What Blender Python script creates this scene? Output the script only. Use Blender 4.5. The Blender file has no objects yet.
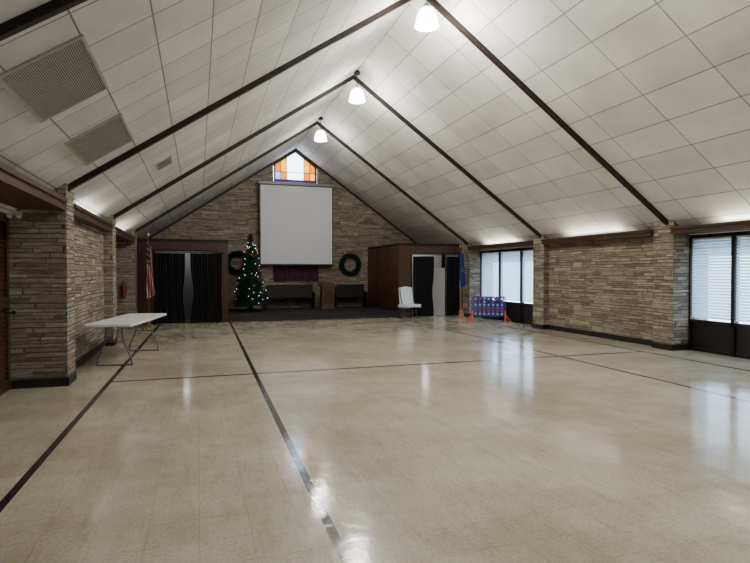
import bpy, bmesh, math, random
from mathutils import Vector, Matrix
random.seed(7)
COL = bpy.context.scene.collection
RX, RZ = 3.70, 6.50          # ridge
SL, SR = 0.67, 0.705         # slopes
def zc(x):
    return RZ - (SL*(RX-x) if x < RX else SR*(x-RX))

# ---------------------------------------------------------------- helpers
class MB:
    def __init__(self): self.bm = bmesh.new()
    def quad(self, pts, mi=0):
        f = self.bm.faces.new([self.bm.verts.new(p) for p in pts]); f.material_index = mi; return f
    def box(self, lo, hi, M=None, mi=0):
        x0,y0,z0 = lo; x1,y1,z1 = hi
        c = [(x0,y0,z0),(x1,y0,z0),(x1,y1,z0),(x0,y1,z0),(x0,y0,z1),(x1,y0,z1),(x1,y1,z1),(x0,y1,z1)]
        v = [self.bm.verts.new((M @ Vector(p)) if M else p) for p in c]
        for idx in ((3,2,1,0),(4,5,6,7),(0,1,5,4),(1,2,6,5),(2,3,7,6),(3,0,4,7)):
            f = self.bm.faces.new([v[i] for i in idx]); f.material_index = mi
    def prism(self, pts, axis, a, b, mi=0):
        def P(p,t):
            if axis=='y': return (p[0],t,p[1])
            if axis=='x': return (t,p[0],p[1])
            return (p[0],p[1],t)
        A=[self.bm.verts.new(P(p,a)) for p in pts]; B=[self.bm.verts.new(P(p,b)) for p in pts]
        n=len(pts)
        fs=[self.bm.faces.new(A), self.bm.faces.new(list(reversed(B)))]
        for i in range(n): fs.append(self.bm.faces.new([A[(i+1)%n],A[i],B[i],B[(i+1)%n]]))
        for f in fs: f.material_index=mi
    def cyl(self, p0, p1, r0, r1=None, n=14, mi=0):
        if r1 is None: r1=r0
        p0=Vector(p0); p1=Vector(p1); d=(p1-p0).normalized()
        a=d.orthogonal().normalized(); b=d.cross(a)
        A=[];B=[]
        for i in range(n):
            t=2*math.pi*i/n; o=a*math.cos(t)+b*math.sin(t)
            A.append(self.bm.verts.new(p0+o*r0)); B.append(self.bm.verts.new(p1+o*r1))
        fs=[self.bm.faces.new(list(reversed(A))), self.bm.faces.new(B)]
        for i in range(n): fs.append(self.bm.faces.new([A[i],A[(i+1)%n],B[(i+1)%n],B[i]]))
        for f in fs: f.material_index=mi
    def tube(self, path, r, n=10):
        P=[Vector(p) for p in path]; rings=[]
        prev=None
        for i,p in enumerate(P):
            d=(P[min(i+1,len(P)-1)]-P[max(i-1,0)]).normalized()
            if prev is None: a=d.orthogonal().normalized()
            else: a=(prev-d*prev.dot(d)).normalized()
            prev=a; b=d.cross(a)
            rings.append([self.bm.verts.new(p+(a*math.cos(2*math.pi*k/n)+b*math.sin(2*math.pi*k/n))*r) for k in range(n)])
        for i in range(len(P)-1):
            for k in range(n):
                self.bm.faces.new([rings[i][k],rings[i][(k+1)%n],rings[i+1][(k+1)%n],rings[i+1][k]])
        self.bm.faces.new(list(reversed(rings[0]))); self.bm.faces.new(rings[-1])
    def lathe(self, prof, n=28, c=(0,0,0)):
        rings=[]
        for r,z in prof:
            rings.append([self.bm.verts.new((c[0]+r*math.cos(2*math.pi*k/n), c[1]+r*math.sin(2*math.pi*k/n), c[2]+z)) for k in range(n)])
        for i in range(len(prof)-1):
            for k in range(n):
                self.bm.faces.new([rings[i][k],rings[i][(k+1)%n],rings[i+1][(k+1)%n],rings[i+1][k]])
        if prof[0][0]>1e-4: self.bm.faces.new(list(reversed(rings[0])))
        if prof[-1][0]>1e-4: self.bm.faces.new(rings[-1])
    def sphere(self, c, r, seg=16, sc=(1,1,1)):
        bmesh.ops.create_uvsphere(self.bm,u_segments=seg,v_segments=max(6,seg//2),radius=r,
            matrix=Matrix.Translation(c)@Matrix.Diagonal((sc[0],sc[1],sc[2],1)))
    def grid(self, fn, nu, nv, uvfn=None):
        V=[[self.bm.verts.new(fn(i/nu,j/nv)) for j in range(nv+1)] for i in range(nu+1)]
        uv=self.bm.loops.layers.uv.verify()
        for i in range(nu):
            for j in range(nv):
                f=self.bm.faces.new([V[i][j],V[i+1][j],V[i+1][j+1],V[i][j+1]])
                for l,(a,b) in zip(f.loops,((i,j),(i+1,j),(i+1,j+1),(i,j+1))): l[uv].uv=(a/nu,b/nv)
    def out(self, name, mats, parent=None, loc=(0,0,0), smooth=False, bevel=0, uvbox=False, solid=0, nrm=True, rot=None):
        bm=self.bm
        if nrm: bmesh.ops.recalc_face_normals(bm,faces=bm.faces)
        if uvbox:
            uv=bm.loops.layers.uv.verify(); bm.normal_update()
            for f in bm.faces:
                n=f.normal
                for l in f.loops:
                    p=l.vert.co
                    if abs(n.x)>=abs(n.y) and abs(n.x)>=abs(n.z): l[uv].uv=(p.y+20,p.z+1)
                    elif abs(n.y)>=abs(n.z): l[uv].uv=(p.x+13.3,p.z+1)
                    else: l[uv].uv=(p.x+20,p.y+20)
        me=bpy.data.meshes.new(name); bm.to_mesh(me); bm.free()
        if smooth:
            for p in me.polygons: p.use_smooth=True
        ob=bpy.data.objects.new(name,me); COL.objects.link(ob)
        if not isinstance(mats,(list,tuple)): mats=[mats]
        for m in mats: me.materials.append(m)
        if parent: ob.parent=parent
        ob.location=loc
        if rot: ob.rotation_euler=rot
        if bevel:
            b=ob.modifiers.new('bevel','BEVEL'); b.width=bevel; b.segments=2; b.limit_method='ANGLE'
        if solid:
            s=ob.modifiers.new('solid','SOLIDIFY'); s.thickness=solid; s.offset=0
        return ob
def root(name, loc, rot=(0,0,0)):
    e=bpy.data.objects.new(name,None); e.empty_display_size=.2; COL.objects.link(e); e.location=loc; e.rotation_euler=rot; return e
def T(o,label,cat,group=None):
    o["label"]=label; o["category"]=cat
    if group: o["group"]=group
    return o
def S(o,label=None,cat=None):
    o["kind"]="structure"
    if label: o["label"]=label
    if cat: o["category"]=cat
    return o

# ---------------------------------------------------------------- materials
def nodes(name):
    m=bpy.data.materials.new(name); m.use_nodes=True
    nt=m.node_tree; return m,nt,nt.nodes['Principled BSDF']
def simple(name,col,rough=.6,metal=0,var=.12,scale=14,bump=0,emis=None,estr=0,spec=None):
    m,nt,b=nodes(name)
    tc=nt.nodes.new('ShaderNodeTexCoord'); n=nt.nodes.new('ShaderNodeTexNoise'); n.inputs['Scale'].default_value=scale; n.inputs['Detail'].default_value=4
    nt.links.new(tc.outputs['Object'],n.inputs['Vector'])
    r=nt.nodes.new('ShaderNodeValToRGB')
    r.color_ramp.elements[0].position=.3; r.color_ramp.elements[1].position=.7
    r.color_ramp.elements[0].color=(*[c*(1-var) for c in col],1); r.color_ramp.elements[1].color=(*[min(1,c*(1+var)) for c in col],1)
    nt.links.new(n.outputs['Fac'],r.inputs['Fac']); nt.links.new(r.outputs['Color'],b.inputs['Base Color'])
    b.inputs['Roughness'].default_value=rough; b.inputs['Metallic'].default_value=metal
    if spec is not None: b.inputs['Specular IOR Level'].default_value=spec
    if bump:
        bp=nt.nodes.new('ShaderNodeBump'); bp.inputs['Strength'].default_value=bump; bp.inputs['Distance'].default_value=.01
        nt.links.new(n.outputs['Fac'],bp.inputs['Height']); nt.links.new(bp.outputs['Normal'],b.inputs['Normal'])
    if emis:
        b.inputs['Emission Color'].default_value=(*emis,1); b.inputs['Emission Strength'].default_value=estr
    return m
def wood(name,c1,c2,rough=.45,axis='z',scale=3,spec=.5):
    m,nt,b=nodes(name)
    tc=nt.nodes.new('ShaderNodeTexCoord'); mp=nt.nodes.new('ShaderNodeMapping')
    s={'z':(12,12,1),'x':(1,12,12),'y':(12,1,12)}[axis]; mp.inputs['Scale'].default_value=s
    n=nt.nodes.new('ShaderNodeTexNoise'); n.inputs['Scale'].default_value=scale; n.inputs['Detail'].default_value=6; n.inputs['Distortion'].default_value=.6
    r=nt.nodes.new('ShaderNodeValToRGB'); r.color_ramp.elements[0].color=(*c1,1); r.color_ramp.elements[1].color=(*c2,1)
    r.color_ramp.elements[0].position=.35; r.color_ramp.elements[1].position=.7
    nt.links.new(tc.outputs['Object'],mp.inputs['Vector']); nt.links.new(mp.outputs['Vector'],n.inputs['Vector'])
    nt.links.new(n.outputs['Fac'],r.inputs['Fac']); nt.links.new(r.outputs['Color'],b.inputs['Base Color'])
    b.inputs['Roughness'].default_value=rough; b.inputs['Specular IOR Level'].default_value=spec
    return m
def mathn(nt,op,a,b=None,c=None):
    n=nt.nodes.new('ShaderNodeMath'); n.operation=op
    for i,v in enumerate((a,b,c)):
        if v is None: continue
        if isinstance(v,(int,float)): n.inputs[i].default_value=v
        else: nt.links.new(v,n.inputs[i])
    return n.outputs[0]
def mixc(nt,fac,a,b,mode='MIX'):
    n=nt.nodes.new('ShaderNodeMix'); n.data_type='RGBA'; n.blend_type=mode
    for i,v in ((0,fac),(6,a),(7,b)):
        if isinstance(v,(int,float)): n.inputs[i].default_value=v
        elif isinstance(v,tuple): n.inputs[i].default_value=(*v,1)
        else: nt.links.new(v,n.inputs[i])
    return n.outputs[2]

def stone_mat():
    m,nt,b=nodes('split_face_stone')
    uv=nt.nodes.new('ShaderNodeUVMap'); sep=nt.nodes.new('ShaderNodeSeparateXYZ'); nt.links.new(uv.outputs[0],sep.inputs[0])
    U,V=sep.outputs[0],sep.outputs[1]
    A=lambda op,a,b=None,c=None: mathn(nt,op,a,b,c)
    def white(x,y,z=0.0):
        c=nt.nodes.new('ShaderNodeCombineXYZ')
        for i,v in enumerate((x,y,z)):
            if isinstance(v,(int,float)): c.inputs[i].default_value=v
            else: nt.links.new(v,c.inputs[i])
        w=nt.nodes.new('ShaderNodeTexWhiteNoise'); w.noise_dimensions='3D'; nt.links.new(c.outputs[0],w.inputs['Vector']); return w.outputs['Value'],w.outputs['Color']
    nz=nt.nodes.new('ShaderNodeTexNoise'); nz.inputs['Scale'].default_value=2.2; nz.inputs['Detail'].default_value=3; nt.links.new(uv.outputs[0],nz.inputs['Vector'])
    v1=A('ADD',V,A('MULTIPLY',A('SUBTRACT',nz.outputs['Fac'],.5),.04))
    v1=A('ADD',v1,A('MULTIPLY',A('SINE',A('MULTIPLY',V,19.0)),.015))
    rh=.057
    r2=A('FLOOR',A('DIVIDE',v1,rh*2))
    rr2,_=white(r2,3.7)
    ublk=A('FLOOR',A('ADD',A('MULTIPLY',U,1.5),A('MULTIPLY',rr2,5.0)))
    wb,_=white(ublk,r2,9.1)
    dbl=A('GREATER_THAN',wb,.74)
    rs=A('MULTIPLY',A('ADD',dbl,1.0),rh)
    vr=A('DIVIDE',v1,rs); row=A('FLOOR',vr); fv=A('FRACT',vr)
    rr,_=white(row,dbl,1.3)
    uu=A('ADD',A('MULTIPLY',U,A('ADD',A('MULTIPLY',rr,1.7),1.5)),A('MULTIPLY',rr,17.0))
    uu=A('ADD',uu,A('MULTIPLY',A('SINE',A('ADD',A('MULTIPLY',U,5.0),A('MULTIPLY',rr,40.0))),.26))
    cell=A('FLOOR',uu); fu=A('FRACT',uu)
    rv,rc=white(cell,row,dbl)
    du=A('MULTIPLY',A('MINIMUM',fu,A('SUBTRACT',1.0,fu)),.42)
    dv=A('MULTIPLY',A('MINIMUM',fv,A('SUBTRACT',1.0,fv)),rs)
    dd=A('MINIMUM',du,dv)
    jn=nt.nodes.new('ShaderNodeMapRange'); nt.links.new(dd,jn.inputs[0]); jn.inputs[1].default_value=.0; jn.inputs[2].default_value=.009; jn.inputs[3].default_value=0; jn.inputs[4].default_value=1
    r=nt.nodes.new('ShaderNodeValToRGB'); cr=r.color_ramp
    cr.elements[0].color=(.21,.168,.125,1); cr.elements[1].color=(.49,.43,.345,1)
    for p,c in ((.25,(.29,.24,.18,1)),(.5,(.36,.305,.23,1)),(.75,(.35,.315,.265,1))):
        e=cr.elements.new(p); e.color=c
    nt.links.new(rv,r.inputs['Fac'])
    mp=nt.nodes.new('ShaderNodeMapping'); mp.inputs['Scale'].default_value=(4,18,1); nt.links.new(uv.outputs[0],mp.inputs['Vector'])
    n2=nt.nodes.new('ShaderNodeTexNoise'); n2.inputs['Scale'].default_value=1.5; n2.inputs['Detail'].default_value=7; n2.inputs['Roughness'].default_value=.75
    nt.links.new(mp.outputs[0],n2.inputs['Vector'])
    r2_=nt.nodes.new('ShaderNodeValToRGB'); r2_.color_ramp.elements[0].color=(.54,.51,.48,1); r2_.color_ramp.elements[1].color=(1.25,1.23,1.18,1)
    r2_.color_ramp.elements[0].position=.34; r2_.color_ramp.elements[1].position=.66
    nt.links.new(n2.outputs['Fac'],r2_.inputs['Fac'])
    c=mixc(nt,1.0,r.outputs['Color'],r2_.outputs['Color'],'MULTIPLY')
    c=mixc(nt,jn.outputs[0],(.085,.065,.047),c)
    nt.links.new(c,b.inputs['Base Color']); b.inputs['Roughness'].default_value=.75
    h=A('ADD',A('MULTIPLY',jn.outputs[0],.9),A('ADD',A('MULTIPLY',n2.outputs['Fac'],1.15),A('MULTIPLY',rv,1.0)))
    bp=nt.nodes.new('ShaderNodeBump'); bp.inputs['Strength'].default_value=1.0; bp.inputs['Distance'].default_value=.030
    nt.links.new(h,bp.inputs['Height']); nt.links.new(bp.outputs['Normal'],b.inputs['Normal'])
    return m
def ceiling_mat(name,bw,rhh,k):
    m,nt,b=nodes(name)
    uv=nt.nodes.new('ShaderNodeUVMap')
    br=nt.nodes.new('ShaderNodeTexBrick'); nt.links.new(uv.outputs[0],br.inputs['Vector'])
    br.offset=0; br.squash=1; br.inputs['Scale'].default_value=1
    br.inputs['Brick Width'].default_value=bw; br.inputs['Row Height'].default_value=rhh
    br.inputs['Mortar Size'].default_value=.009; br.inputs['Mortar Smooth'].default_value=.2
    br.inputs['Color1'].default_value=(.77*k,.76*k,.71*k,1); br.inputs['Color2'].default_value=(.64*k,.63*k,.59*k,1); br.inputs['Mortar'].default_value=(.25*k,.24*k,.22*k,1)
    n=nt.nodes.new('ShaderNodeTexNoise'); n.inputs['Scale'].default_value=60; n.inputs['Detail'].default_value=3; nt.links.new(uv.outputs[0],n.inputs['Vector'])
    n3=nt.nodes.new('ShaderNodeTexNoise'); n3.inputs['Scale'].default_value=1.3; n3.inputs['Detail'].default_value=3; nt.links.new(uv.outputs[0],n3.inputs['Vector'])
    r=nt.nodes.new('ShaderNodeValToRGB'); r.color_ramp.elements[0].color=(.86,.86,.86,1); r.color_ramp.elements[1].color=(1.06,1.06,1.06,1)
    r.color_ramp.elements[0].position=.3; r.color_ramp.elements[1].position=.7
    nt.links.new(n3.outputs['Fac'],r.inputs['Fac'])
    nt.links.new(mixc(nt,1.0,br.outputs['Color'],r.outputs['Color'],'MULTIPLY'),b.inputs['Base Color'])
    b.inputs['Roughness'].default_value=.8
    h=mathn(nt,'ADD',mathn(nt,'MULTIPLY',br.outputs['Fac'],-1.0),mathn(nt,'ADD',mathn(nt,'MULTIPLY',n.outputs['Fac'],.25),mathn(nt,'MULTIPLY',n3.outputs['Fac'],2.8)))
    bp=nt.nodes.new('ShaderNodeBump'); bp.inputs['Strength'].default_value=.5; bp.inputs['Distance'].default_value=.02
    nt.links.new(h,bp.inputs['Height']); nt.links.new(bp.outputs['Normal'],b.inputs['Normal'])
    return m
def floor_mat():
    m,nt,b=nodes('waxed_vinyl_tile')
    tc=nt.nodes.new('ShaderNodeTexCoord'); sep=nt.nodes.new('ShaderNodeSeparateXYZ'); nt.links.new(tc.outputs['Object'],sep.inputs[0])
    br=nt.nodes.new('ShaderNodeTexBrick'); nt.links.new(tc.outputs['Object'],br.inputs['Vector'])
    br.offset=0; br.inputs['Scale'].default_value=1; br.inputs['Brick Width'].default_value=.305; br.inputs['Row Height'].default_value=.305
    br.inputs['Mortar Size'].default_value=.0018; br.inputs['Mortar Smooth'].default_value=.3
    br.inputs['Color1'].default_value=(.555,.52,.43,1); br.inputs['Color2'].default_value=(.51,.478,.392,1); br.inputs['Mortar'].default_value=(.36,.335,.27,1)
    def noise(s,d=4,rg=.5,vec=None):
        n=nt.nodes.new('ShaderNodeTexNoise'); n.inputs['Scale'].default_value=s; n.inputs['Detail'].default_value=d; n.inputs['Roughness'].default_value=rg
        nt.links.new(vec or tc.outputs['Object'],n.inputs['Vector']); return n.outputs['Fac']
    def ramp(f,p0,c0,p1,c1):
        r=nt.nodes.new('ShaderNodeValToRGB'); r.color_ramp.elements[0].position=p0; r.color_ramp.elements[1].position=p1
        r.color_ramp.elements[0].color=(*c0,1); r.color_ramp.elements[1].color=(*c1,1); nt.links.new(f,r.inputs['Fac']); return r.outputs['Color']
    c=mixc(nt,1.0,br.outputs['Color'],ramp(noise(.6,6,.64),.37,(.78,.755,.69),.6,(1.06,1.06,1.04)),'MULTIPLY')
    c=mixc(nt,1.0,c,ramp(noise(42,5,.75),.40,(.82,.80,.75),.55,(1.03,1.03,1.03)),'MULTIPLY')
    mp0=nt.nodes.new('ShaderNodeMapping'); mp0.inputs['Scale'].default_value=(6,1.4,1); mp0.inputs['Rotation'].default_value=(0,0,.5); nt.links.new(tc.outputs['Object'],mp0.inputs['Vector'])
    c=mixc(nt,1.0,c,ramp(noise(1.6,6,.75,mp0.outputs[0]),.33,(.87,.85,.80),.5,(1.02,1.02,1.02)),'MULTIPLY')
    def band(co,c0,w): return mathn(nt,'LESS_THAN',mathn(nt,'ABSOLUTE',mathn(nt,'SUBTRACT',co,c0)),w/2)
    Y=sep.outputs[1]
    X=mathn(nt,'SUBTRACT',sep.outputs[0],mathn(nt,'MULTIPLY',mathn(nt,'SUBTRACT',Y,8.66),.0125))
    mk=band(X,-1.235,.065)
    for xx in (.845,6.52,8.5): mk=mathn(nt,'MAXIMUM',mk,band(X,xx,.065))
    mk=mathn(nt,'MAXIMUM',mk,band(Y,8.66,.075))
    inx=mathn(nt,'MULTIPLY',mathn(nt,'GREATER_THAN',X,-1.27),mathn(nt,'LESS_THAN',X,8.54))
    mk=mathn(nt,'MULTIPLY',mk,inx)
    c=mixc(nt,mk,c,(.035,.028,.024))
    nt.links.new(c,b.inputs['Base Color'])
    mp=nt.nodes.new('ShaderNodeMapping'); mp.inputs['Scale'].default_value=(2.2,.9,1); mp.inputs['Rotation'].default_value=(0,0,.25); nt.links.new(tc.outputs['Object'],mp.inputs['Vector'])
    rr=nt.nodes.new('ShaderNodeMapRange'); nt.links.new(noise(1.8,7,.75,mp.outputs[0]),rr.inputs[0])
    rr.inputs[1].default_value=.35; rr.inputs[2].default_value=.65; rr.inputs[3].default_value=.06; rr.inputs[4].default_value=.21
    nt.links.new(rr.outputs[0],b.inputs['Roughness'])
    b.inputs['Specular IOR Level'].default_value=.55
    bp=nt.nodes.new('ShaderNodeBump'); bp.inputs['Strength'].default_value=.20; bp.inputs['Distance'].default_value=.012
    h=mathn(nt,'ADD',noise(4.0,3,.55),mathn(nt,'ADD',mathn(nt,'MULTIPLY',br.outputs['Fac'],-.15),mathn(nt,'MULTIPLY',noise(30,2),.05)))
    nt.links.new(h,bp.inputs['Height']); nt.links.new(bp.outputs['Normal'],b.inputs['Normal'])
    return m
def translucent(name,col,mixf=.6,var=True):
    m=bpy.data.materials.new(name); m.use_nodes=True; nt=m.node_tree; nt.nodes.clear()
    o=nt.nodes.new('ShaderNodeOutputMaterial'); t=nt.nodes.new('ShaderNodeBsdfTranslucent'); d=nt.nodes.new('ShaderNodeBsdfDiffuse'); x=nt.nodes.new('ShaderNodeMixShader')
    tc=nt.nodes.new('ShaderNodeTexCoord'); n=nt.nodes.new('ShaderNodeTexNoise'); n.inputs['Scale'].default_value=6; nt.links.new(tc.outputs['Object'],n.inputs['Vector'])
    c=mixc(nt,n.outputs['Fac'],tuple(v*.8 for v in col),tuple(min(1,v*1.15) for v in col))
    nt.links.new(c,t.inputs['Color']); nt.links.new(c,d.inputs['Color'])
    x.inputs[0].default_value=mixf; nt.links.new(d.outputs[0],x.inputs[1]); nt.links.new(t.outputs[0],x.inputs[2]); nt.links.new(x.outputs[0],o.inputs[0])
    return m
def glass_mat():
    m=bpy.data.materials.new('window_glass'); m.use_nodes=True; nt=m.node_tree; nt.nodes.clear()
    o=nt.nodes.new('ShaderNodeOutputMaterial'); t=nt.nodes.new('ShaderNodeBsdfTransparent'); g=nt.nodes.new('ShaderNodeBsdfGlossy'); x=nt.nodes.new('ShaderNodeMixShader')
    t.inputs[0].default_value=(.9,.95,1,1); g.inputs['Roughness'].default_value=.03
    x.inputs[0].default_value=.07; nt.links.new(t.outputs[0],x.inputs[1]); nt.links.new(g.outputs[0],x.inputs[2]); nt.links.new(x.outputs[0],o.inputs[0])
    return m
STONE=stone_mat(); FLOOR=floor_mat(); GLASS=glass_mat()
CEIL_R=ceiling_mat('ceiling_tile',4.325/3.5,.61,1.02); CEIL_L=ceiling_mat('small_ceiling_tile_shaded',4.325/7,.61,.84)  # left slope's dimmer light is painted in as a darker tile colour
BEAM=wood('dark_stained_beam',(.010,.006,.005),(.024,.014,.011),.55,'x',3,.3)
TRIMW=wood('brown_fascia_wood',(.036,.017,.008),(.085,.042,.020),.55,'y',3,.3)
PANEL=wood('dark_brown_panelling',(.026,.010,.007),(.065,.025,.014),.4,'z')
PANEL2=wood('reddish_brown_panelling',(.036,.013,.008),(.09,.032,.019),.4,'z')
BLACK=simple('black_vinyl',(.012,.011,.011),.45)
DKFRAME=simple('dark_bronze_metal',(.014,.012,.011),.4,.3)
DKPANEL=simple('dark_lower_panel',(.012,.010,.010),.35)
BLIND=translucent('blind_vinyl',(.72,.79,.90),.14)
BLKCLOTH=simple('black_curtain_cloth',(.014,.013,.015),.9,0,.3,30,.3,spec=.2)
PURPLE=simple('purple_curtain_cloth',(.055,.009,.034),.85,0,.6,10,.3)
CARPET=simple('dark_speckled_carpet',(.036,.033,.036),.95,0,.7,90,.3,spec=.1)
WHITEP=simple('white_plastic',(.78,.79,.79),.4,0,.03)
GREYM=simple('grey_powder_coated_steel',(.16,.16,.17),.4,.5)
PAINT=simple('pale_wall_paint',(.42,.42,.42),.8,0,.05)
GRILLE=simple('brown_grey_grille_metal',(.36,.345,.30),.5,.1)
DARKV=simple('duct_shadow_paint',(.10,.092,.08),.8)
TUBE=simple('fluorescent_tube_glow',(.9,.9,.9),.4,0,.02,5,0,(1,.97,.9),5)
TUBEOFF=simple('unlit_fluorescent_tube',(.8,.8,.8),.3,0,.02,5)
SHADE=simple('lamp_glass_glow',(.9,.9,.88),.3,0,.02,5,0,(1,.975,.93),14.0)
CHROME=simple('brushed_metal',(.5,.5,.5),.3,.9)
GOLD=simple('gold_metal',(.65,.42,.12),.3,.9)

# ---------------------------------------------------------------- shell
YF,YB=-4.2,21.45
PIL=[-4.2,-.1,4.225,8.55,12.875,17.2]; PW=.5
XL,XRR=-1.75,9.15     # pilaster inner faces
m=MB(); m.box((-2.7,YF-.2,-.12),(10.1,YB+.3,0)); S(m.out('floor',FLOOR))
# ceiling
m=MB(); uvl=m.bm.loops.layers.uv.verify()
for sgn in (-1,1):
    xe=-2.8 if sgn<0 else 10.2
    t=.12
    s=abs(xe-RX)*math.sqrt(1+(SL if sgn<0 else SR)**2)
    f=m.quad([(RX,YF-.2,RZ),(xe,YF-.2,zc(xe)),(xe,YB+.3,zc(xe)),(RX,YB+.3,RZ)],0 if sgn<0 else 1)
    u0=YF-.2-4.375+43.25; u1=YB+.3-4.375+43.25; v0=9.76-5.49
    for l,(u,v) in zip(f.loops,((u0,v0),(u0,s+v0),(u1,s+v0),(u1,v0))): l[uvl].uv=(u,v)
    m.quad([(RX,YF-.2,RZ+t),(xe,YF-.2,zc(xe)+t),(xe,YB+.3,zc(xe)+t),(RX,YB+.3,RZ+t)])
    m.quad([(xe,YF-.2,zc(xe)),(xe,YF-.2,zc(xe)+t),(xe,YB+.3,zc(xe)+t),(xe,YB+.3,zc(xe))])
S(m.out('ceiling',[CEIL_L,CEIL_R],nrm=False))
# side walls
def side_wall(name, xin, xinf, xout, stone_bays):
    m=MB()
    for i,p in enumerate(PIL):
        m.prism([(xin,0),(xout,0),(xout,zc(xout)),(xin,zc(xin))],'y',p,p+PW)
    for (a,b) in stone_bays:
        m.prism([(xinf,0),(xout,0),(xout,zc(xout)),(xinf,zc(xinf))],'y',a,b)
    return S(m.out(name,STONE,uvbox=True))
side_wall('wall_left',XL,-1.93,-2.7,[(-4.2+PW,-.1),(8.55+PW,12.875),(17.7,YB)])
side_wall('wall_right',XRR,9.33,10.1,[(8.55+PW,12.875),(17.7,YB)])
# back wall with tall window opening
m=MB(); WX0,WX1,WZ0=2.82,4.58,1.32
m.prism([(-2.7,0),(WX0,0),(WX0,zc(WX0)),(-2.7,zc(-2.7))],'y',YB,YB+.25)
m.prism([(WX1,0),(10.1,0),(10.1,zc(10.1)),(WX1,zc(WX1))],'y',YB,YB+.25)
m.box((WX0,YB,0),(WX1,YB+.25,WZ0))
S(m.out('wall_back',STONE,uvbox=True))
m=MB(); m.prism([(-2.7,0),(10.1,0),(10.1,zc(10.1)),(RX,RZ),(-2.7,zc(-2.7))],'y',YF-.2,YF)
S(m.out('wall_front',PANEL))
# baseboards
m=MB()
for p in PIL:
    m.box((XL,p-.015,0),(XL+.015,p+PW+.015,.12)); m.box((-2.43,p-.015,0),(XL+.015,p,.12))
m.box((-1.93,9.05,0),(-1.915,12.875,.12)); m.box((-1.93,17.7,0),(-1.915,YB,.12))
S(m.out('baseboard_left',BLACK))
m=MB()
for p in PIL:
    m.box((XRR-.015,p-.015,0),(XRR,p+PW+.015,.12)); m.box((XRR-.015,p-.015,0),(9.55,p,.12))
m.box((9.315,9.05,0),(9.33,12.875,.12))
S(m.out('baseboard_right',BLACK))

# rafters
tn=1
for p in PIL[1:]:
    yb=p+.16; d=.095; w2=.04
    if abs(p-4.225)<.01: yb=4.15; d=.075; w2=.033
    for xe in (XL,XRR):
        m=MB()
        m.prism([(RX,RZ),(xe,zc(xe)),(xe,zc(xe)-d),(RX,RZ-d*1.1)],'y',yb-w2,yb+w2)
        S(m.out('trim_%d'%tn,BEAM)); tn+=1
for xe in (-2.6,10.0):
    m=MB(); m.prism([(RX,RZ),(xe,zc(xe)),(xe,zc(xe)-.08),(RX,RZ-.08)],'y',YB-.05,YB)
    S(m.out('trim_%d'%tn,BEAM)); tn+=1
# eave fascia + soffit + cove lights
bays=[(PIL[i]+PW,PIL[i+1]) for i in range(5)]
COVE_W=14
def cove(x0,x1,zb,zt,xs,xt,y0,y1,side,lit=True):
    global tn
    m=MB(); m.box((x0,y0,zb),(x1,y1,zt))
    # stepped upper lip
    if side<0: m.box((x1,y0,zt-.055),(x1+.03,y1,zt)); m.box((x1,y0,zb),(x1+.012,y1,zb+.04))
    else: m.box((x0-.03,y0,zt-.045),(x0,y1,zt)); m.box((x0-.012,y0,zb),(x0,y1,zb+.03))
    S(m.out('trim_%d'%tn,TRIMW)); tn+=1
    m=MB()
    if side<0: m.box((xs,y0,zb),(x0,y1,zb+.03))
    else: m.box((x1,y0,zb),(xs,y1,zb+.03))
    S(m.out('trim_%d'%tn,TRIMW)); tn+=1
    r=root('cove_light',(xt,(y0+y1)/2,zb+.03))
    L=2.4
    mm=MB(); mm.box((-.04,-L/2,0),(.04,L/2,.03)); mm.out('housing',WHITEP,r)
    mm=MB(); mm.cyl((0,-L/2+.02,.05),(0,L/2-.02,.05),.018); mm.out('tube',TUBE if lit else TUBEOFF,r)
    T(r,'slim white fluorescent tube light hidden behind the wooden eave fascia','light','eave cove lights')
    if lit:
        ld=bpy.data.lights.new('cove','AREA'); ld.shape='RECTANGLE'; ld.size=.06; ld.size_y=L-.6; ld.energy=COVE_W; ld.color=(1,.93,.82)
        lo=bpy.data.objects.new('cove_glow',ld); COL.objects.link(lo); lo.parent=r; lo.location=(0,0,.075)
        lo.rotation_euler=(0,math.radians(180+ (35 if side<0 else -35)),0)
for i,(a,b) in enumerate(bays):
    cove(-1.85,-1.76,2.46,2.62,-2.45 if i in(1,2,4) else -1.93,-1.93 if i in (1,2,4) else -1.89,a,b,-1,i>=3)
    cove(9.08,9.15,2.37,2.50,9.6 if i!=3 else 9.33,9.24 if i!=3 else 9.21,a,b,1,i>=2)

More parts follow.
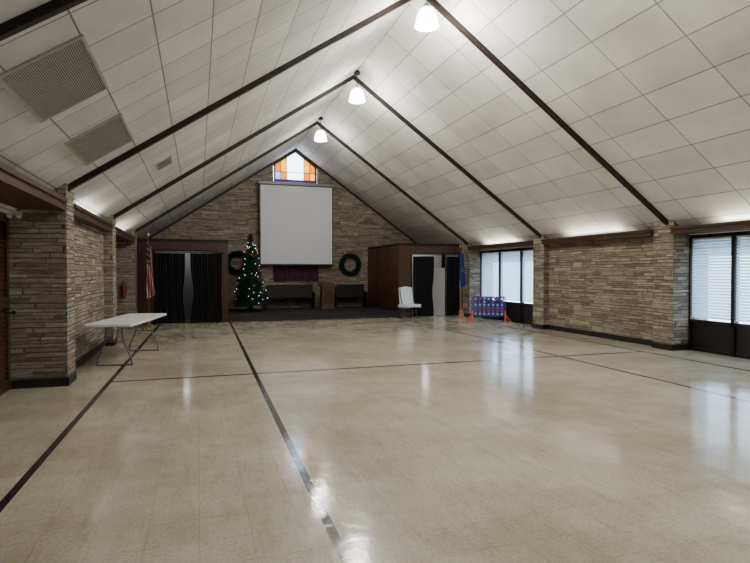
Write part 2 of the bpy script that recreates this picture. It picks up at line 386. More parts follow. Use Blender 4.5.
# ---------------------------------------------------------------- right windows
wn=1
def window_bay(y0,y1,n,sill=.62,top=2.28,x=9.6):
    global wn
    r=root('window_%d'%wn,(x,(y0+y1)/2,0)); S(r); wn+=1
    L=(y1-y0); h=L/2; w=L/n
    f=MB()
    f.box((-.02,-h,top),(.10,h,top+.12)); f.box((-.03,-h,sill-.05),(.10,h,sill+.02)); f.box((0,-h,0),(.1,h,.06))
    for i in range(n+1):
        yy=-h+i*w; a=max(-h,yy-.035); b=min(h,yy+.035)
        f.box((-.03,a,0),(.10,b,top+.02))
    f.out('frame',DKFRAME,r)
    f=MB()
    for i in range(n): f.box((.02,-h+i*w+.03,.05),(.06,-h+(i+1)*w-.03,sill-.04))
    f.out('lower_panel',DKPANEL,r)
    f=MB()
    for i in range(n): f.box((.06,-h+i*w+.03,sill+.01),(.07,-h+(i+1)*w-.03,top))
    f.out('pane',GLASS,r)
    for i in range(n):
        ya=-h+i*w+.04+(y0+y1)/2; yb=ya+w-.08
        br=root('window_blind',(x+.02,(ya+yb)/2,top))
        hb=(yb-ya)/2
        g=MB(); g.box((-.02,-hb,-.04),(.02,hb,0)); g.out('headrail',WHITEP,br)
        g=MB(); zz=-.07
        while zz>-(top-sill-.05):
            g.quad([(-.016,-hb,zz-.0245),(-.016,hb,zz-.0245),(.016,hb,zz+.0245),(.016,-hb,zz+.0245)]); zz-=.058
        g.out('slats',BLIND,br)
        T(br,'closed white horizontal slat blind glowing with daylight','window blind','window blinds')
window_bay(PIL[1]+PW+.0,PIL[2],4); window_bay(PIL[2]+PW,PIL[3],4); window_bay(PIL[4]+PW,PIL[5],3); window_bay(PIL[0]+PW,PIL[1],4)
for (a,b) in ((PIL[0]+PW,PIL[1]),(PIL[1]+PW,PIL[2]),(PIL[2]+PW,PIL[3]),(PIL[4]+PW,PIL[5])):
    m=MB(); m.box((9.6,a,2.27),(10.1,b,zc(9.6)+.05)); S(m.out('trim_%d'%tn,TRIMW)); tn+=1

# ---------------------------------------------------------------- left louvred doors
LOUV=wood('louvre_wood',(.03,.012,.008),(.09,.036,.02),.35,'y')
dn=1
for (a,b) in ((PIL[1]+PW,PIL[2]),(PIL[2]+PW,PIL[3]),(PIL[4]+PW,PIL[5])):
    w=(b-a)/4
    m=MB(); m.box((-2.7,a,0),(-2.5,b,2.45)); S(m.out('trim_%d'%tn,PANEL)); tn+=1
    for i in range(4):
        y0=a+i*w+.01; y1=y0+w-.02
        r=root('door_%d'%dn,(-2.47,(y0+y1)/2,0)); S(r); dn+=1
        h=(y1-y0)/2
        f=MB()
        f.box((-.02,-h,0),(.03,-h+.09,2.4)); f.box((-.02,h-.09,0),(.03,h,2.4))
        for z0,z1 in ((0,.14),(1.12,1.26),(2.28,2.4)): f.box((-.02,-h+.09,z0),(.028,h-.09,z1))
        f.out('frame',LOUV,r)
        f=MB()
        for za,zb in ((.14,1.12),(1.26,2.28)):
            z=za+.03
            while z<zb-.02:
                M=Matrix.Translation((0,0,z))@Matrix.Rotation(math.radians(-35),4,'Y')
                f.box((-.02,-h+.09,-.035),(-.008,h-.09,.035),M); z+=.062
        f.out('louvre_slats',LOUV,r)
        f=MB(); f.cyl((.03,h-.05,1.05),(.08,h-.05,1.05),.012); f.sphere((.09,h-.05,1.05),.028,12); f.out('door_knob',DKFRAME,r,smooth=True)

# ---------------------------------------------------------------- gable stained-glass window
r=root('window_%d'%wn,((WX0+WX1)/2,YB,WZ0)); S(r); wn+=1
cx=(WX0+WX1)/2
G=[translucent('amber_glass',(.40,.085,.003),1),translucent('clear_glass',(.84,.93,1),1),translucent('blue_glass',(.09,.18,.5),1),translucent('purple_glass',(.015,.006,.03),1),translucent('orange_glass',(.55,.18,.008),1)]
xs=[WX0+.06,3.12,3.36,4.04,4.28,WX1-.06]
zsplit=[WZ0,2.2,3.1,4.0,4.9,5.26,5.56]
f=MB()
lay={4:(3,3,3,3,3),5:(2,0,1,0,4),6:(0,4,1,4,0)}
for j in range(len(zsplit)):
    for i in range(5):
        x0,x1=xs[i],xs[i+1]; z0=zsplit[j]
        if j<len(zsplit)-1:
            pts=[(x0,z0),(x1,z0),(x1,zsplit[j+1]),(x0,zsplit[j+1])]
        else:
            pts=[(x0,z0),(x1,z0),(x1,zc(x1)-.12)]+([(RX,RZ-.12)] if x0<RX<x1 else [])+[(x0,zc(x0)-.12)]
        mi=lay.get(j,(0,2,3,2,0))[i]
        f.bm.faces.new([f.bm.verts.new((px-cx,.10,pz-WZ0)) for px,pz in pts]).material_index=mi
f.out('stained_glass',G,r,nrm=False)
f=MB()
for i,x in enumerate(xs):
    w=.06 if i in(0,5) else .014
    f.box((x-cx-w/2-.0,.06,0),(x-cx+w/2,.12,zc(x)-.1-WZ0))
for z in zsplit[1:]: f.box((WX0-cx,.065,z-WZ0-.008),(WX1-cx,.115,z-WZ0+.008))
f.prism([(WX0-cx,zc(WX0)-.14-WZ0),(RX-cx,RZ-.14-WZ0),(WX1-cx,zc(WX1)-.14-WZ0),(WX1-cx,zc(WX1)-WZ0),(RX-cx,RZ-WZ0),(WX0-cx,zc(WX0)-WZ0)],'y',.05,.14)
f.box((WX0-cx,0,0),(WX1-cx,.16,.05))
f.out('frame',DKFRAME,r)
m=MB(); m.grid(lambda u,v:(-.90+u*1.80, .03*math.sin(u*62)+.01*math.sin(u*31), v*1.1),150,4)
o=m.out('curtain',PURPLE,None,(cx,YB-.06,WZ0-.08),smooth=True,nrm=False); T(o,'short dark purple pleated curtain over the lower window','curtain')

# ---------------------------------------------------------------- stage and booths
BX0,BX1=.90,6.70; SY=17.8; SZ=.18
r=root('stage',((BX0+BX1)/2,SY,0)); T(r,'low black-fronted stage with dark speckled carpet','stage'); 
hw=(BX1-BX0)/2-.015
f=MB(); f.box((-hw,.02,0),(hw,YB-SY-.005,SZ-.02)); f.out('riser',BLACK,r)
f=MB(); f.box((-hw,0,SZ-.02),(hw,YB-SY-.005,SZ)); f.out('carpet',CARPET,r)
def booth(xa,xb,ox0,ox1,mat,side):
    H=2.60; OZ=2.24
    r=root('stage_booth',((xa+xb)/2,SY,0)); c=(xa+xb)/2
    f=MB(); t=.06
    f.box((xa-c,0,0),(ox0-c,t,H)); f.box((ox1-c,0,0),(xb-c,t,H)); f.box((ox0-c,0,OZ),(ox1-c,t,H))
    sx=(xb-c-t,xb-c) if side<0 else (xa-c,xa-c+t)
    f.box((sx[0],t,0),(sx[1],YB-SY-.01,H)); f.box((xa-c,t,H-t),(xb-c,YB-SY-.01,H))
    f.out('wall_panel',mat,r)
    f=MB()
    f.box((xa-c,-.015,H-.07),(xb-c,0,H+.02)); f.box((ox0-c-.05,-.015,0),(ox0-c,0,OZ+.05)); f.box((ox1-c,-.015,0),(ox1-c+.05,0,OZ+.05)); f.box((ox0-c,-.015,OZ),(ox1-c,0,OZ+.05))
    x=sx[1] if side<0 else sx[0]-.012
    for k in range(4): f.box((x,.0+k*1.2,0),(x+.012,.03+k*1.2,H))
    f.box((x,0,H-.07),(x+.012,YB-SY-.02,H+.02))
    f.out('moulding',BEAM,r)
    f=MB(); f.box((xa-c+.06,1.6,0),(xb-c-.06,1.64,H-.08)); f.out('inner_partition',PAINT,r)
    return r
T(booth(XL,BX0,-1.25,.52,PANEL,-1),'dark brown wood panelled booth with curtained doorway, beside the flag','booth')
T(booth(BX1,XRR,7.2,9.02,PANEL2,1),'reddish brown wood panelled booth with curtained doorway','booth')
for cx0,en in ((-.4,7),(8.1,20)):  # fill bulbs added inside the booths to make the curtain gaps paler
    r=root('booth_fill_bulb',(cx0,SY+.9,2.54)); f=MB(); f.cyl((0,0,0),(0,0,-.04),.05); f.out('base',WHITEP,r); f=MB(); f.sphere((0,0,-.08),.045); f.out('bulb',SHADE,r,smooth=True)
    T(r,'added fill bulb brightening the inside of the curtained booth','light')
    ld=bpy.data.lights.new('bulb','POINT'); ld.energy=en; ld.shadow_soft_size=.05; lo=bpy.data.objects.new('booth_fill_glow',ld); COL.objects.link(lo); lo.location=(0,0,-.16); lo.parent=r
def curtain(x0,x1,z0,z1,y,waves,pin=None,lab='black pleated curtain hanging in the booth doorway'):
    w=x1-x0
    def fn(u,v):
        s=1
        if pin: s=1-pin[1]*math.exp(-((v-pin[0])/.22)**2)
        cxx=.5 if not pin else pin[2]
        uu=cxx+(u-cxx)*s
        return (-w/2+uu*w, .035*math.sin(u*waves*6.283)+.012*math.sin(u*waves*15+v*2), v*(z1-z0))
    m=MB(); m.grid(fn,140,16)
    o=m.out('curtain',BLKCLOTH,None,((x0+x1)/2,y,z0),smooth=True,nrm=False)
    return T(o,lab,'curtain','booth curtains')
curtain(-1.26,-.38,.03,2.18,SY-.09,10,(.4,.10,.3)); curtain(-.23,.72,.03,2.18,SY-.09,11,(.45,.12,.75))
curtain(7.20,8.00,.03,2.16,SY-.09,10,(.4,.10,.2)); curtain(8.50,8.99,.03,2.16,SY-.09,7)
for a,b in ((-1.3,.76),(7.15,9.05)):
    m=MB(); m.cyl((a,SY-.09,2.21),(b,SY-.09,2.21),.014); m.sphere((a,SY-.09,2.21),.028,10); m.sphere((b,SY-.09,2.21),.028,10)
    for xx in (a+.06,b-.06): m.box((xx-.01,SY-.10,2.20),(xx+.01,SY-.015,2.22))
    T(m.out('curtain_rod',DKFRAME,smooth=False),'thin dark metal curtain rod above the booth doorway','curtain rod','booth curtain rods')
m=MB(); m.box((-.28,0,0),(.28,.03,1.75)); o=m.out('whiteboard',WHITEP,None,(8.46,SY+.55,.0)); T(o,'plain pale board standing inside the curtained booth','board')

# ---------------------------------------------------------------- projection screen
r=root('projection_screen',(3.69,YB-.34,4.98))
SCR=simple('screen_fabric',(.66,.68,.73),.8,0,.015,2)
f=MB(); f.box((-1.50,-.06,0),(1.50,.06,.12)); f.out('housing',simple('grey_screen_case',(.20,.19,.20),.4),r,bevel=.02)
f=MB(); f.box((-1.44,-.004,-3.10),(1.44,.004,0)); f.out('border',BLACK,r)
f=MB(); f.box((-1.405,-.008,-3.065),(1.405,-.004,-.03)); f.out('screen_fabric',SCR,r)
f=MB(); f.cyl((-1.46,0,-3.11),(1.46,0,-3.11),.018); f.out('weight_bar',BLACK,r)
for x in (-1.3,1.3):
    f=MB(); f.box((x-.02,.0,.1),(x+.02,.33,.14)); f.out('bracket',BLACK,r)
T(r,'large pull-down white projection screen with black border','projection screen')

# ---------------------------------------------------------------- pendant lamps
def pendant(y,wt):
    r=root('pendant_lamp',(RX,y,RZ))
    f=MB(); f.lathe([(.001,-.02),(.07,-.02),(.08,-.09),(.02,-.11),(.001,-.11)],20); f.out('canopy',DKFRAME,r,smooth=True)
    f=MB(); f.cyl((0,0,-.1),(0,0,-.42),.01); f.out('rod',DKFRAME,r)
    f=MB(); f.lathe([(.001,-.36),(.05,-.37),(.07,-.41),(.075,-.46),(.001,-.46)],20); f.out('cap',CHROME,r,smooth=True)
    f=MB(); f.lathe([(.075,-.44),(.12,-.47),(.155,-.53),(.175,-.60),(.19,-.68),(.205,-.74),(.197,-.745),(.18,-.69),(.163,-.61),(.14,-.54),(.09,-.49),(.02,-.48)],32)
    f.out('lamp_shade',SHADE,r,smooth=True)
    f=MB(); f.sphere((0,0,-.62),.07,14); f.out('bulb',SHADE,r,smooth=True)
    ld=bpy.data.lights.new('pend','POINT'); ld.energy=wt; ld.shadow_soft_size=.19; ld.color=(1,.965,.89)
    lo=bpy.data.objects.new('lamp_glow',ld); COL.objects.link(lo); lo.location=(0,0,-.95); lo.parent=r
    T(r,'bell-shaped frosted glass pendant lamp hanging from the ridge','lamp','ridge pendant lamps')
for y,wt in ((-.1,120),(4.2,220),(8.5,330),(12.72,210),(16.85,85)): pendant(y,wt)

# ---------------------------------------------------------------- ceiling vents
def slopeM(y,s):
    c=1/math.sqrt(1+SL*SL); x=RX-s*c; z=zc(x)
    ax=Vector((0,1,0)); dn=Vector((-c,0,-SL*c)); n=ax.cross(dn)
    if n.z>0: n=-n
    M=Matrix.Identity(4)
    for i,v in enumerate((ax,dn,n)):
        M[0][i],M[1][i],M[2][i]=v
    M.translation=(x,y,z); return M
def vent(y,s,ly,ls,n,label):
    r=root('ceiling_vent',(0,0,0)); r.matrix_world=slopeM(y,s)
    a,b=ly/2,ls/2
    f=MB(); t=.03
    f.box((-a,-b,0),(a,-b+t,.018)); f.box((-a,b-t,0),(a,b,.018)); f.box((-a,-b+t,0),(-a+t,b-t,.018)); f.box((a-t,-b+t,0),(a,b-t,.018)); f.out('frame',GRILLE,r)
    f=MB(); f.box((-a+t,-b+t,.001),(a-t,b-t,.004)); f.out('backing',DARKV,r)
    f=MB()
    for i in range(n):
        yy=-b+t+(i+.5)*(2*b-2*t)/n; f.box((-a+t,yy-.0060,.004),(a-t,yy+.0045,.012))
    f.out('louvres',GRILLE,r)
    T(r,label,'vent','ceiling return vents')
vent(5.37,5.83,1.26,.72,36,'large rectangular grey-beige return air grille in the sloped ceiling')
vent(7.58,5.83,1.30,.72,36,'large rectangular grey-beige return air grille in the sloped ceiling')
vent(10.8,5.16,.62,.32,10,'small rectangular supply diffuser in the sloped ceiling')

# ---------------------------------------------------------------- christmas tree
NEED=simple('artificial_pine_needles',(.012,.046,.019),.75,0,.5,25,spec=.15)
BARK=simple('brown_bark',(.08,.045,.025),.8)
def needle_branch(m,p,dirv,L,w,step=.035,q0=.008):
    d=dirv.normalized(); side=d.cross(Vector((0,0,1))).normalized(); up=side.cross(d)
    n=max(5,int(L/step))
    m.cyl(p,p+d*L,.006,.002,4)
    for i in range(n):
        b=p+d*(L*(i+.3)/n)
        for k in range(3):
            a=random.uniform(0,6.283); o=(side*math.cos(a)+up*math.sin(a))
            tip=b+d*w*.7+o*w; q=o.cross(d)*q0
            m.bm.faces.new([m.bm.verts.new(b-q),m.bm.verts.new(b+q),m.bm.verts.new(tip)])
TX,TY=1.78,19.75
r=root('christmas_tree',(TX,TY,SZ))
f=MB(); f.cyl((0,0,.02),(0,0,2.5),.035,.012); f.out('trunk',BARK,r)
f=MB()
for k in range(4):
    a=k*math.pi/2+.4; f.cyl((0,0,.17),(.38*math.cos(a),.38*math.sin(a),.018),.014)
f.cyl((0,0,.05),(0,0,.25),.05); f.out('stand',DKFRAME,r)
f=MB(); TH=2.80
lv=36
for i in range(lv):
    t=i/(lv-1); z=.34+t*(TH-.42); R=.58*(1-t)**.85+.05
    nb=int(26*(1-t)+6)
    for k in range(nb):
        a=6.283*k/nb+i*1.3+random.uniform(-.1,.1); rr=R*random.uniform(.82,1.08)
        dv=Vector((math.cos(a),math.sin(a),-.18+.35*t+random.uniform(-.08,.08)))
        needle_branch(f,Vector((0,0,z)),dv,rr,.06,.03,.012)
needle_branch(f,Vector((0,0,TH-.15)),Vector((.01,0,1)),.25,.04)
f.out('foliage',NEED,r,nrm=False)
T(r,'full green artificial christmas tree with lights and ornaments on the stage','christmas tree')
OM=[simple('red_bauble',(.32,.012,.016),.35,.3),simple('silver_bauble',(.45,.45,.48),.35,.8),simple('gold_bauble',(.42,.27,.08),.35,.8),simple('blue_white_fairy_bulb',(.7,.8,1),.3,0,.02,5,0,(.70,.84,1),3.5)]
nm=['christmas_ornament','christmas_ornament','christmas_ornament','fairy_light']
lb=['shiny red ball ornament hanging on the christmas tree','silver ball ornament hanging on the christmas tree','gold ball ornament hanging on the christmas tree','small glowing fairy light on the christmas tree']
base=[]
for k in range(4):
    f=MB(); f.sphere((0,0,0),.032 if k<3 else .011,12 if k<3 else 8)
    if k<3: f.cyl((0,0,.030),(0,0,.046),.01,.01,8)
    me=f.out(nm[k],OM[k],smooth=True); base.append(me)
for i in range(80):
    k=(i%3) if i<36 else 3
    t=random.uniform(.03,.93); a=random.uniform(math.pi*.95,math.pi*2.15); R=.58*(1-t)**.85+.07
    o=base[k] if i in (0,1,2,36) else base[k].copy()
    if o is not base[k]: COL.objects.link(o)
    o.location=(TX+R*math.cos(a),TY+R*math.sin(a),SZ+.34+t*(TH-.42)-.1*(1-t))
    T(o,lb[k],'ornament' if k<3 else 'fairy light','christmas tree ornaments' if k<3 else 'christmas tree lights')

# wreaths
def wreath(x,y,z,R):
    r=root('wreath',(x,y,z))
    f=MB()
    for i in range(520):
        a=6.283*i/520; c=Vector((R*math.cos(a),0,R*math.sin(a)))
        tg=Vector((-math.sin(a),0,math.cos(a)))
        ra=c.normalized()
        b=random.uniform(0,6.283); dv=tg*.5+ra*math.cos(b)*.9+Vector((0,1,0))*(-abs(math.sin(b)))*.6
        needle_branch(f,c,dv,.13,.045,.026,.012)
    f.out('greenery',NEED,r,nrm=False)
    f=MB(); f.cyl((0,0,R),(0,.036,R),.006,n=8); f.out('hanger_nail',DKFRAME,r)
    T(r,'round green christmas wreath hung on the stone wall','wreath','stage wreaths')
wreath(5.92,YB-.038,1.90,.36); wreath(1.44,YB-.038,1.95,.36)

# ---------------------------------------------------------------- pews + lectern
PEW=wood('black_brown_pew_wood',(.010,.007,.005),(.026,.015,.010),.55,'x',3,.2)
def pew(x0,x1,y,lab):
    L=x1-x0; h=L/2
    r=root('pew',((x0+x1)/2,y,SZ))
    f=MB(); f.box((-h+.04,-.24,.42),(h-.04,.22,.46)); f.out('seat',PEW,r,bevel=.01)
    f=MB(); M=Matrix.Translation((0,.2,.42))@Matrix.Rotation(math.radians(-10),4,'X'); f.box((-h+.04,0,0),(h-.04,.03,.48),M); f.box((-h+.04,-.02,.46),(h-.04,.05,.51),M); f.out('backrest',PEW,r)
    for s in (-1,1):
        f=MB(); xx=s*(h-.02)
        f.prism([(-.27,0),(.26,0),(.33,.95),(.24,.95),(.16,.64),(-.27,.64)],'x',xx-.02,xx+.02); f.out('pew_end',PEW,r,bevel=.008)
    T(r,lab,'bench','stage pews')
pew(2.42,4.30,20.85,'dark wooden pew with plain back on the stage'); pew(5.12,6.42,20.85,'dark wooden pew with plain back on the stage')
LECT=wood('brown_lectern_wood',(.06,.026,.015),(.13,.056,.03),.5,'z')
r=root('lectern',(4.72,20.35,SZ))
f=MB(); f.box((-.27,-.2,0),(.27,.2,.06)); f.box((-.24,-.17,.06),(.24,.17,.86)); f.out('body',LECT,r,bevel=.01)
f=MB(); f.prism([(-.24,.86),(.24,.86),(.24,1.0),(-.24,.92)],'x',-.30,.30); f.out('slanted_top',LECT,r,bevel=.008)
f=MB(); f.box((-.17,-.185,.2),(.17,-.17,.74)); f.out('front_panel',PANEL,r)
T(r,'small brown wooden lectern between the dark pews','lectern')

# ---------------------------------------------------------------- folding table
near=Vector((-1.42,9.80)); far=Vector((-1.00,12.20)); ctr=(near+far)/2; ang=math.atan2(far.y-near.y,far.x-near.x)
r=root('folding_table',(ctr.x,ctr.y,0),(0,0,ang))
L,W,H=2.44,.76,.74
def rrect(hx,hy,rad,n=6):
    pts=[]
    for cx_,cy_,a0 in ((hx-rad,hy-rad,0),(-hx+rad,hy-rad,90),(-hx+rad,-hy+rad,180),(hx-rad,-hy+rad,270)):
        for k in range(n+1):
            a=math.radians(a0+90*k/n); pts.append((cx_+rad*math.cos(a),cy_+rad*math.sin(a)))
    return pts
f=MB(); f.prism(rrect(L/2,W/2,.05),'z',H-.045,H); f.out('table_top',WHITEP,r,bevel=.008)
for q in (-1,1):
    f=MB(); f.box((-L/2+.1,q*(W/2-.073)-.012,H-.07),(L/2-.1,q*(W/2-.073)+.012,H-.045)); f.out('rail',GREYM,r)
for s in (-1,1):
    f=MB(); xx=s*(L/2-.34)
    for q in (-1,1):
        f.tube([(xx,q*.13,H-.06),(xx,q*.13,H-.25),(xx,q*.15,H-.33),(xx,q*.27,.12),(xx,q*.28,.015)],.014)
    f.cyl((xx,-.30,.016),(xx,.30,.016),.014)
    f.cyl((xx,-.30,H-.06),(xx,.30,H-.06),.012); f.cyl((xx,-.155,H-.33),(xx,.155,H-.33),.011)
    f.out('leg',GREYM,r,smooth=False)
    f=MB(); f.cyl((xx,0,H-.33),(xx-s*.42,0,H-.07),.010); f.cyl((xx-s*.42,-.3,H-.065),(xx-s*.42,.3,H-.065),.010); f.out('brace',GREYM,r)
T(r,'white plastic folding table with grey metal legs by the stone wall','table')

# ---------------------------------------------------------------- folding chair
K=1.20
r=root('folding_chair',(6.88,17.3,0),(0,0,math.radians(20)))
f=MB()
for s in (-1,1):
    f.tube([(s*.22*K,-.14,.018),(s*.23*K,.04,.45*K),(s*.24*K,.11,.66*K),(s*.23*K,.15,.86*K)],.017)
    f.tube([(s*.20*K,.20,.018),(s*.20*K,.02,.36*K),(s*.20*K,-.12,.40*K)],.017)
f.cyl((-.22*K,-.09,.16*K),(.22*K,-.09,.16*K),.012); f.cyl((-.20*K,.13,.14*K),(.20*K,.13,.14*K),.012); f.out('frame',simple('dark_grey_frame',(.07,.07,.075),.4,.4),r)
f=MB(); f.grid(lambda u,v:((-.25+u*.50)*K,(-.24+v*.42)*K,(.37+.012*math.cos((u-.5)*3)-.012*v)*K),12,8); f.out('seat',WHITEP,r,solid=.11,smooth=True,nrm=False)
f=MB(); f.grid(lambda u,v:((-.26+u*.52)*K*(1-.10*v*v),(.07+v*.08+.03*(1-(2*u-1)**2))*K,(.41+v*.47+.03*(1-(2*u-1)**2)*v)*K),14,10); f.out('backrest',WHITEP,r,solid=.07,smooth=True,nrm=False)
T(r,'white plastic folding chair with broad back and dark frame','chair')

# ---------------------------------------------------------------- giant four-in-a-row game
BLU=simple('blue_plastic',(.015,.045,.26),.4); ORG=simple('red_orange_plastic',(.62,.085,.025),.4); YEL=simple('pale_plastic_disc',(.50,.50,.52),.4)
GA=math.radians(-30); GX,GY=9.0,15.6
r=root('giant_connect_game',(GX,GY,0),(0,0,GA))
f=MB(); n=7; mrow=6; cs=.140; cz=.098; x0=-n*cs/2; z0=.19
for dy in (-.035,.035):
    for i in range(n):
        for j in range(mrow):
            cx_=x0+(i+.5)*cs; cz_=z0+(j+.5)*cz; N=16; sq=[];ci=[]
            for k in range(N):
                a=2*math.pi*(k+.5)/N; ca,sa=math.cos(a),math.sin(a); mx=max(abs(ca),abs(sa)); 
                sq.append(f.bm.verts.new((cx_+cs/2*ca/mx,dy,cz_+cz/2*sa/mx))); ci.append(f.bm.verts.new((cx_+.039*ca,dy,cz_+.039*sa)))
            for k in range(N): f.bm.faces.new([sq[k],sq[(k+1)%N],ci[(k+1)%N],ci[k]])
f.out('board',BLU,r,solid=.008,nrm=False)
ZT=z0+mrow*cz
f=MB(); f.box((x0-.02,-.045,z0-.03),(-x0+.02,.045,z0-.0)); f.box((x0-.02,-.045,ZT),(-x0+.02,-.03,ZT+.03)); f.box((x0-.02,.03,ZT),(-x0+.02,.045,ZT+.03)); f.out('rail',BLU,r)
for s in (-1,1):
    f=MB(); xx=s*(-x0+.035)
    f.box((xx-.015,-.05,.16),(xx+.015,.05,ZT+.02))
    f.out('post',BLU,r)
    f=MB()
    f.prism([(-.27,0),(-.18,0),(-.05,.15),(.05,.15),(.18,0),(.27,0),(.06,.33),(-.06,.33)],'x',xx-.025,xx+.025)
    f.prism([(xx-.03,.22),(xx+.03,.22),(xx+s*.17+.03,0),(xx+s*.17-.05,0)],'y',-.04,.04)
    f.out('support_foot',ORG,r,bevel=.008)
T(r,'giant upright four-in-a-row game, blue grid board on orange feet','game')
Rm=Matrix.Translation((GX,GY,0))@Matrix.Rotation(GA,4,'Z')
b0=[]
for k,mt in enumerate((ORG,YEL)):
    f=MB(); f.cyl((0,-.012,0),(0,.012,0),.046,n=24); b0.append(f.out('game_disc',mt,bevel=.004))
used=[0,0]
for idx,(i,j) in enumerate([(i,j) for j in range(6) for i in range(7) if (j<4 or (j<6 and (i+j)%2==0))]):
    k=0 if (i*5+j*3+idx)%3 else 1
    o=b0[k] if not used[k] else b0[k].copy()
    if used[k]: COL.objects.link(o)
    used[k]=1
    o.matrix_world=Rm@Matrix.Translation((x0+(i+.5)*cs,0,z0+(j+.5)*cz))
    T(o,('red-orange' if k==0 else 'pale')+' plastic disc slotted in the blue game board','game disc','game discs')

# ---------------------------------------------------------------- flags
def flagmat_us():
    m,nt,b=nodes('striped_flag_cloth'); uv=nt.nodes.new('ShaderNodeUVMap'); sp=nt.nodes.new('ShaderNodeSeparateXYZ'); nt.links.new(uv.outputs[0],sp.inputs[0])
    st=mathn(nt,'LESS_THAN',mathn(nt,'FRACT',mathn(nt,'MULTIPLY',mathn(nt,'ADD',sp.outputs[0],mathn(nt,'MULTIPLY',sp.outputs[1],.6)),4.0)),.54)
    c=mixc(nt,st,(.55,.53,.51),(.36,.02,.03))
    v=nt.nodes.new('ShaderNodeTexVoronoi'); v.inputs['Scale'].default_value=9; v.inputs['Randomness'].default_value=.1; nt.links.new(uv.outputs[0],v.inputs['Vector'])
    stars=mathn(nt,'LESS_THAN',v.outputs['Distance'],.24)
    can=mixc(nt,stars,(.015,.02,.09),(.6,.6,.6))
    inc=mathn(nt,'MULTIPLY',mathn(nt,'GREATER_THAN',sp.outputs[1],.62),mathn(nt,'LESS_THAN',sp.outputs[0],.6))
    nt.links.new(mixc(nt,inc,c,can),b.inputs['Base Color']); b.inputs['Roughness'].default_value=.8; return m
def flagmat_blue():
    m,nt,b=nodes('blue_flag_cloth'); uv=nt.nodes.new('ShaderNodeUVMap'); sp=nt.nodes.new('ShaderNodeSeparateXYZ'); nt.links.new(uv.outputs[0],sp.inputs[0])
    du=mathn(nt,'SUBTRACT',sp.outputs[0],.5); dv=mathn(nt,'SUBTRACT',sp.outputs[1],.5)
    d=mathn(nt,'SQRT',mathn(nt,'ADD',mathn(nt,'MULTIPLY',du,du),mathn(nt,'MULTIPLY',mathn(nt,'MULTIPLY',dv,dv),6)))
    ring=mathn(nt,'LESS_THAN',mathn(nt,'ABSOLUTE',mathn(nt,'SUBTRACT',d,.18)),.035)
    nt.links.new(mixc(nt,ring,(.014,.055,.24),(.22,.18,.10)),b.inputs['Base Color']); b.inputs['Roughness'].default_value=.75; return m
POLEW=wood('flag_pole_wood',(.14,.07,.03),(.26,.13,.06),.3)
def flag(x,y,H,mat,w,zt,zb,lab,sgn):
    r=root('flag',(x,y,0))
    f=MB(); f.lathe([(.001,0),(.15,0),(.15,.025),(.09,.05),(.03,.07),(.025,.13),(.001,.13)],28); f.out('stand',GOLD,r,smooth=False)
    f=MB(); f.cyl((0,0,.1),(0,0,H),.013); f.out('pole',POLEW,r)
    f=MB(); f.lathe([(.001,0),(.02,.01),(.03,.05),(.001,.16)],12,(0,0,H)); f.out('finial',GOLD,r,smooth=True)
    f=MB()
    def fn(u,v):
        ww=w*(1-.45*v); zz=zb+(zt-zb)*v + u*(-.15)*(v)+ (u*.12)*(1-v)
        return (sgn*(.01+u*ww)-sgn*.3*ww, -.03-.05*math.sin(u*19+v*1.5)*(.5+.5*(1-v)), zz)
    f.grid(fn,60,24); f.out('flag_cloth',mat,r,smooth=True,nrm=False)
    T(r,lab,'flag','standing flags')
flag(-1.39,17.22,2.62,flagmat_us(),.24,2.48,.80,'draped red, white and blue striped flag on wooden pole',1)
flag(8.76,17.15,2.45,flagmat_blue(),.24,2.36,1.0,'draped dark blue flag on a wooden pole with gold stand',1)
r=root('broom',(8.60,16.75,0),(math.radians(-5),0,0))
f=MB(); f.cyl((0,0,.26),(0,0,1.30),.012); f.out('handle',simple('pale_wood_handle',(.30,.19,.11),.5),r)
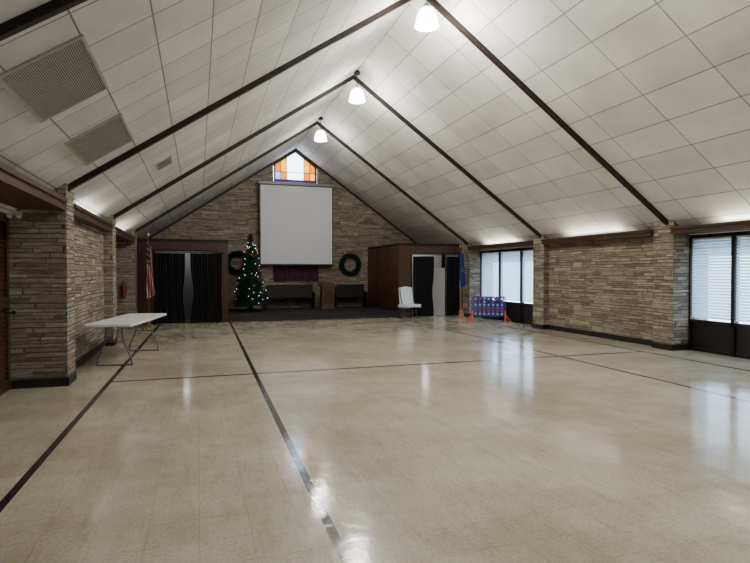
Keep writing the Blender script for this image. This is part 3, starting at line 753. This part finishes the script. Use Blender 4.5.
f=MB(); f.prism([(-.12,0.0),(.12,0.0),(.05,.30),(-.05,.30)],'y',-.03,.03); f.out('bristles',simple('orange_straw_bristles',(.34,.145,.06),.8,0,.4,60,.5),r)
T(r,'straw broom with orange bristles standing beside the blue flag','broom')

# ---------------------------------------------------------------- fire extinguisher
r=root('fire_extinguisher',(-2.05,17.10,.85))
RED=simple('red_enamel',(.13,.008,.008),.35)
f=MB(); f.lathe([(.001,0),(.06,.0),(.068,.02),(.068,.34),(.045,.40),(.02,.42),(.001,.42)],24); f.out('cylinder_body',RED,r,smooth=True)
f=MB(); f.cyl((0,0,.42),(0,0,.47),.018); f.box((-.012,-.10,.46),(.012,.03,.475)); f.box((-.012,-.09,.49),(.012,.03,.505)); f.out('valve',DKFRAME,r)
f=MB(); f.tube([(0,-.02,.45),(.07,-.03,.42),(.09,-.03,.3),(.085,-.03,.12)],.009); f.out('hose',BLACK,r)
f=MB(); f.box((-.02,.06,.2),(.02,.10,.4)); f.out('bracket',DKFRAME,r)
T(r,'red fire extinguisher mounted on the stone pilaster','fire extinguisher')
# emergency light on pilaster
q=.62
r=root('emergency_light',(-2.36,8.55,2.40))
f=MB(); f.box((-.13*q,-.08*q,-.05*q),(.13*q,0,.05*q)); f.out('housing',WHITEP,r,bevel=.01)
for s in (-1,1):
    f=MB(); f.lathe([(.02*q,0),(.05*q,-.03*q),(.055*q,-.07*q),(.045*q,-.075*q),(.001,-.06*q)],18); o=f.out('lamp_head',WHITEP,r,(s*.09*q,-.08*q,-.03*q),smooth=True,rot=(math.radians(-50),0,0))
T(r,'small white twin-head emergency light on the stone pilaster','emergency light')

# ---------------------------------------------------------------- world + camera
w=bpy.data.worlds.new('world'); bpy.context.scene.world=w; w.use_nodes=True
bg=w.node_tree.nodes['Background']; bg.inputs[0].default_value=(.70,.85,1.0,1); bg.inputs[1].default_value=10.0
cam=bpy.data.cameras.new('camera'); co=bpy.data.objects.new('camera',cam); COL.objects.link(co)
cam.sensor_width=36; cam.lens=25.97; cam.clip_end=200
co.location=(0,0,1.6); co.rotation_euler=(math.radians(89.0),0,math.radians(-18.1))
bpy.context.scene.camera=co
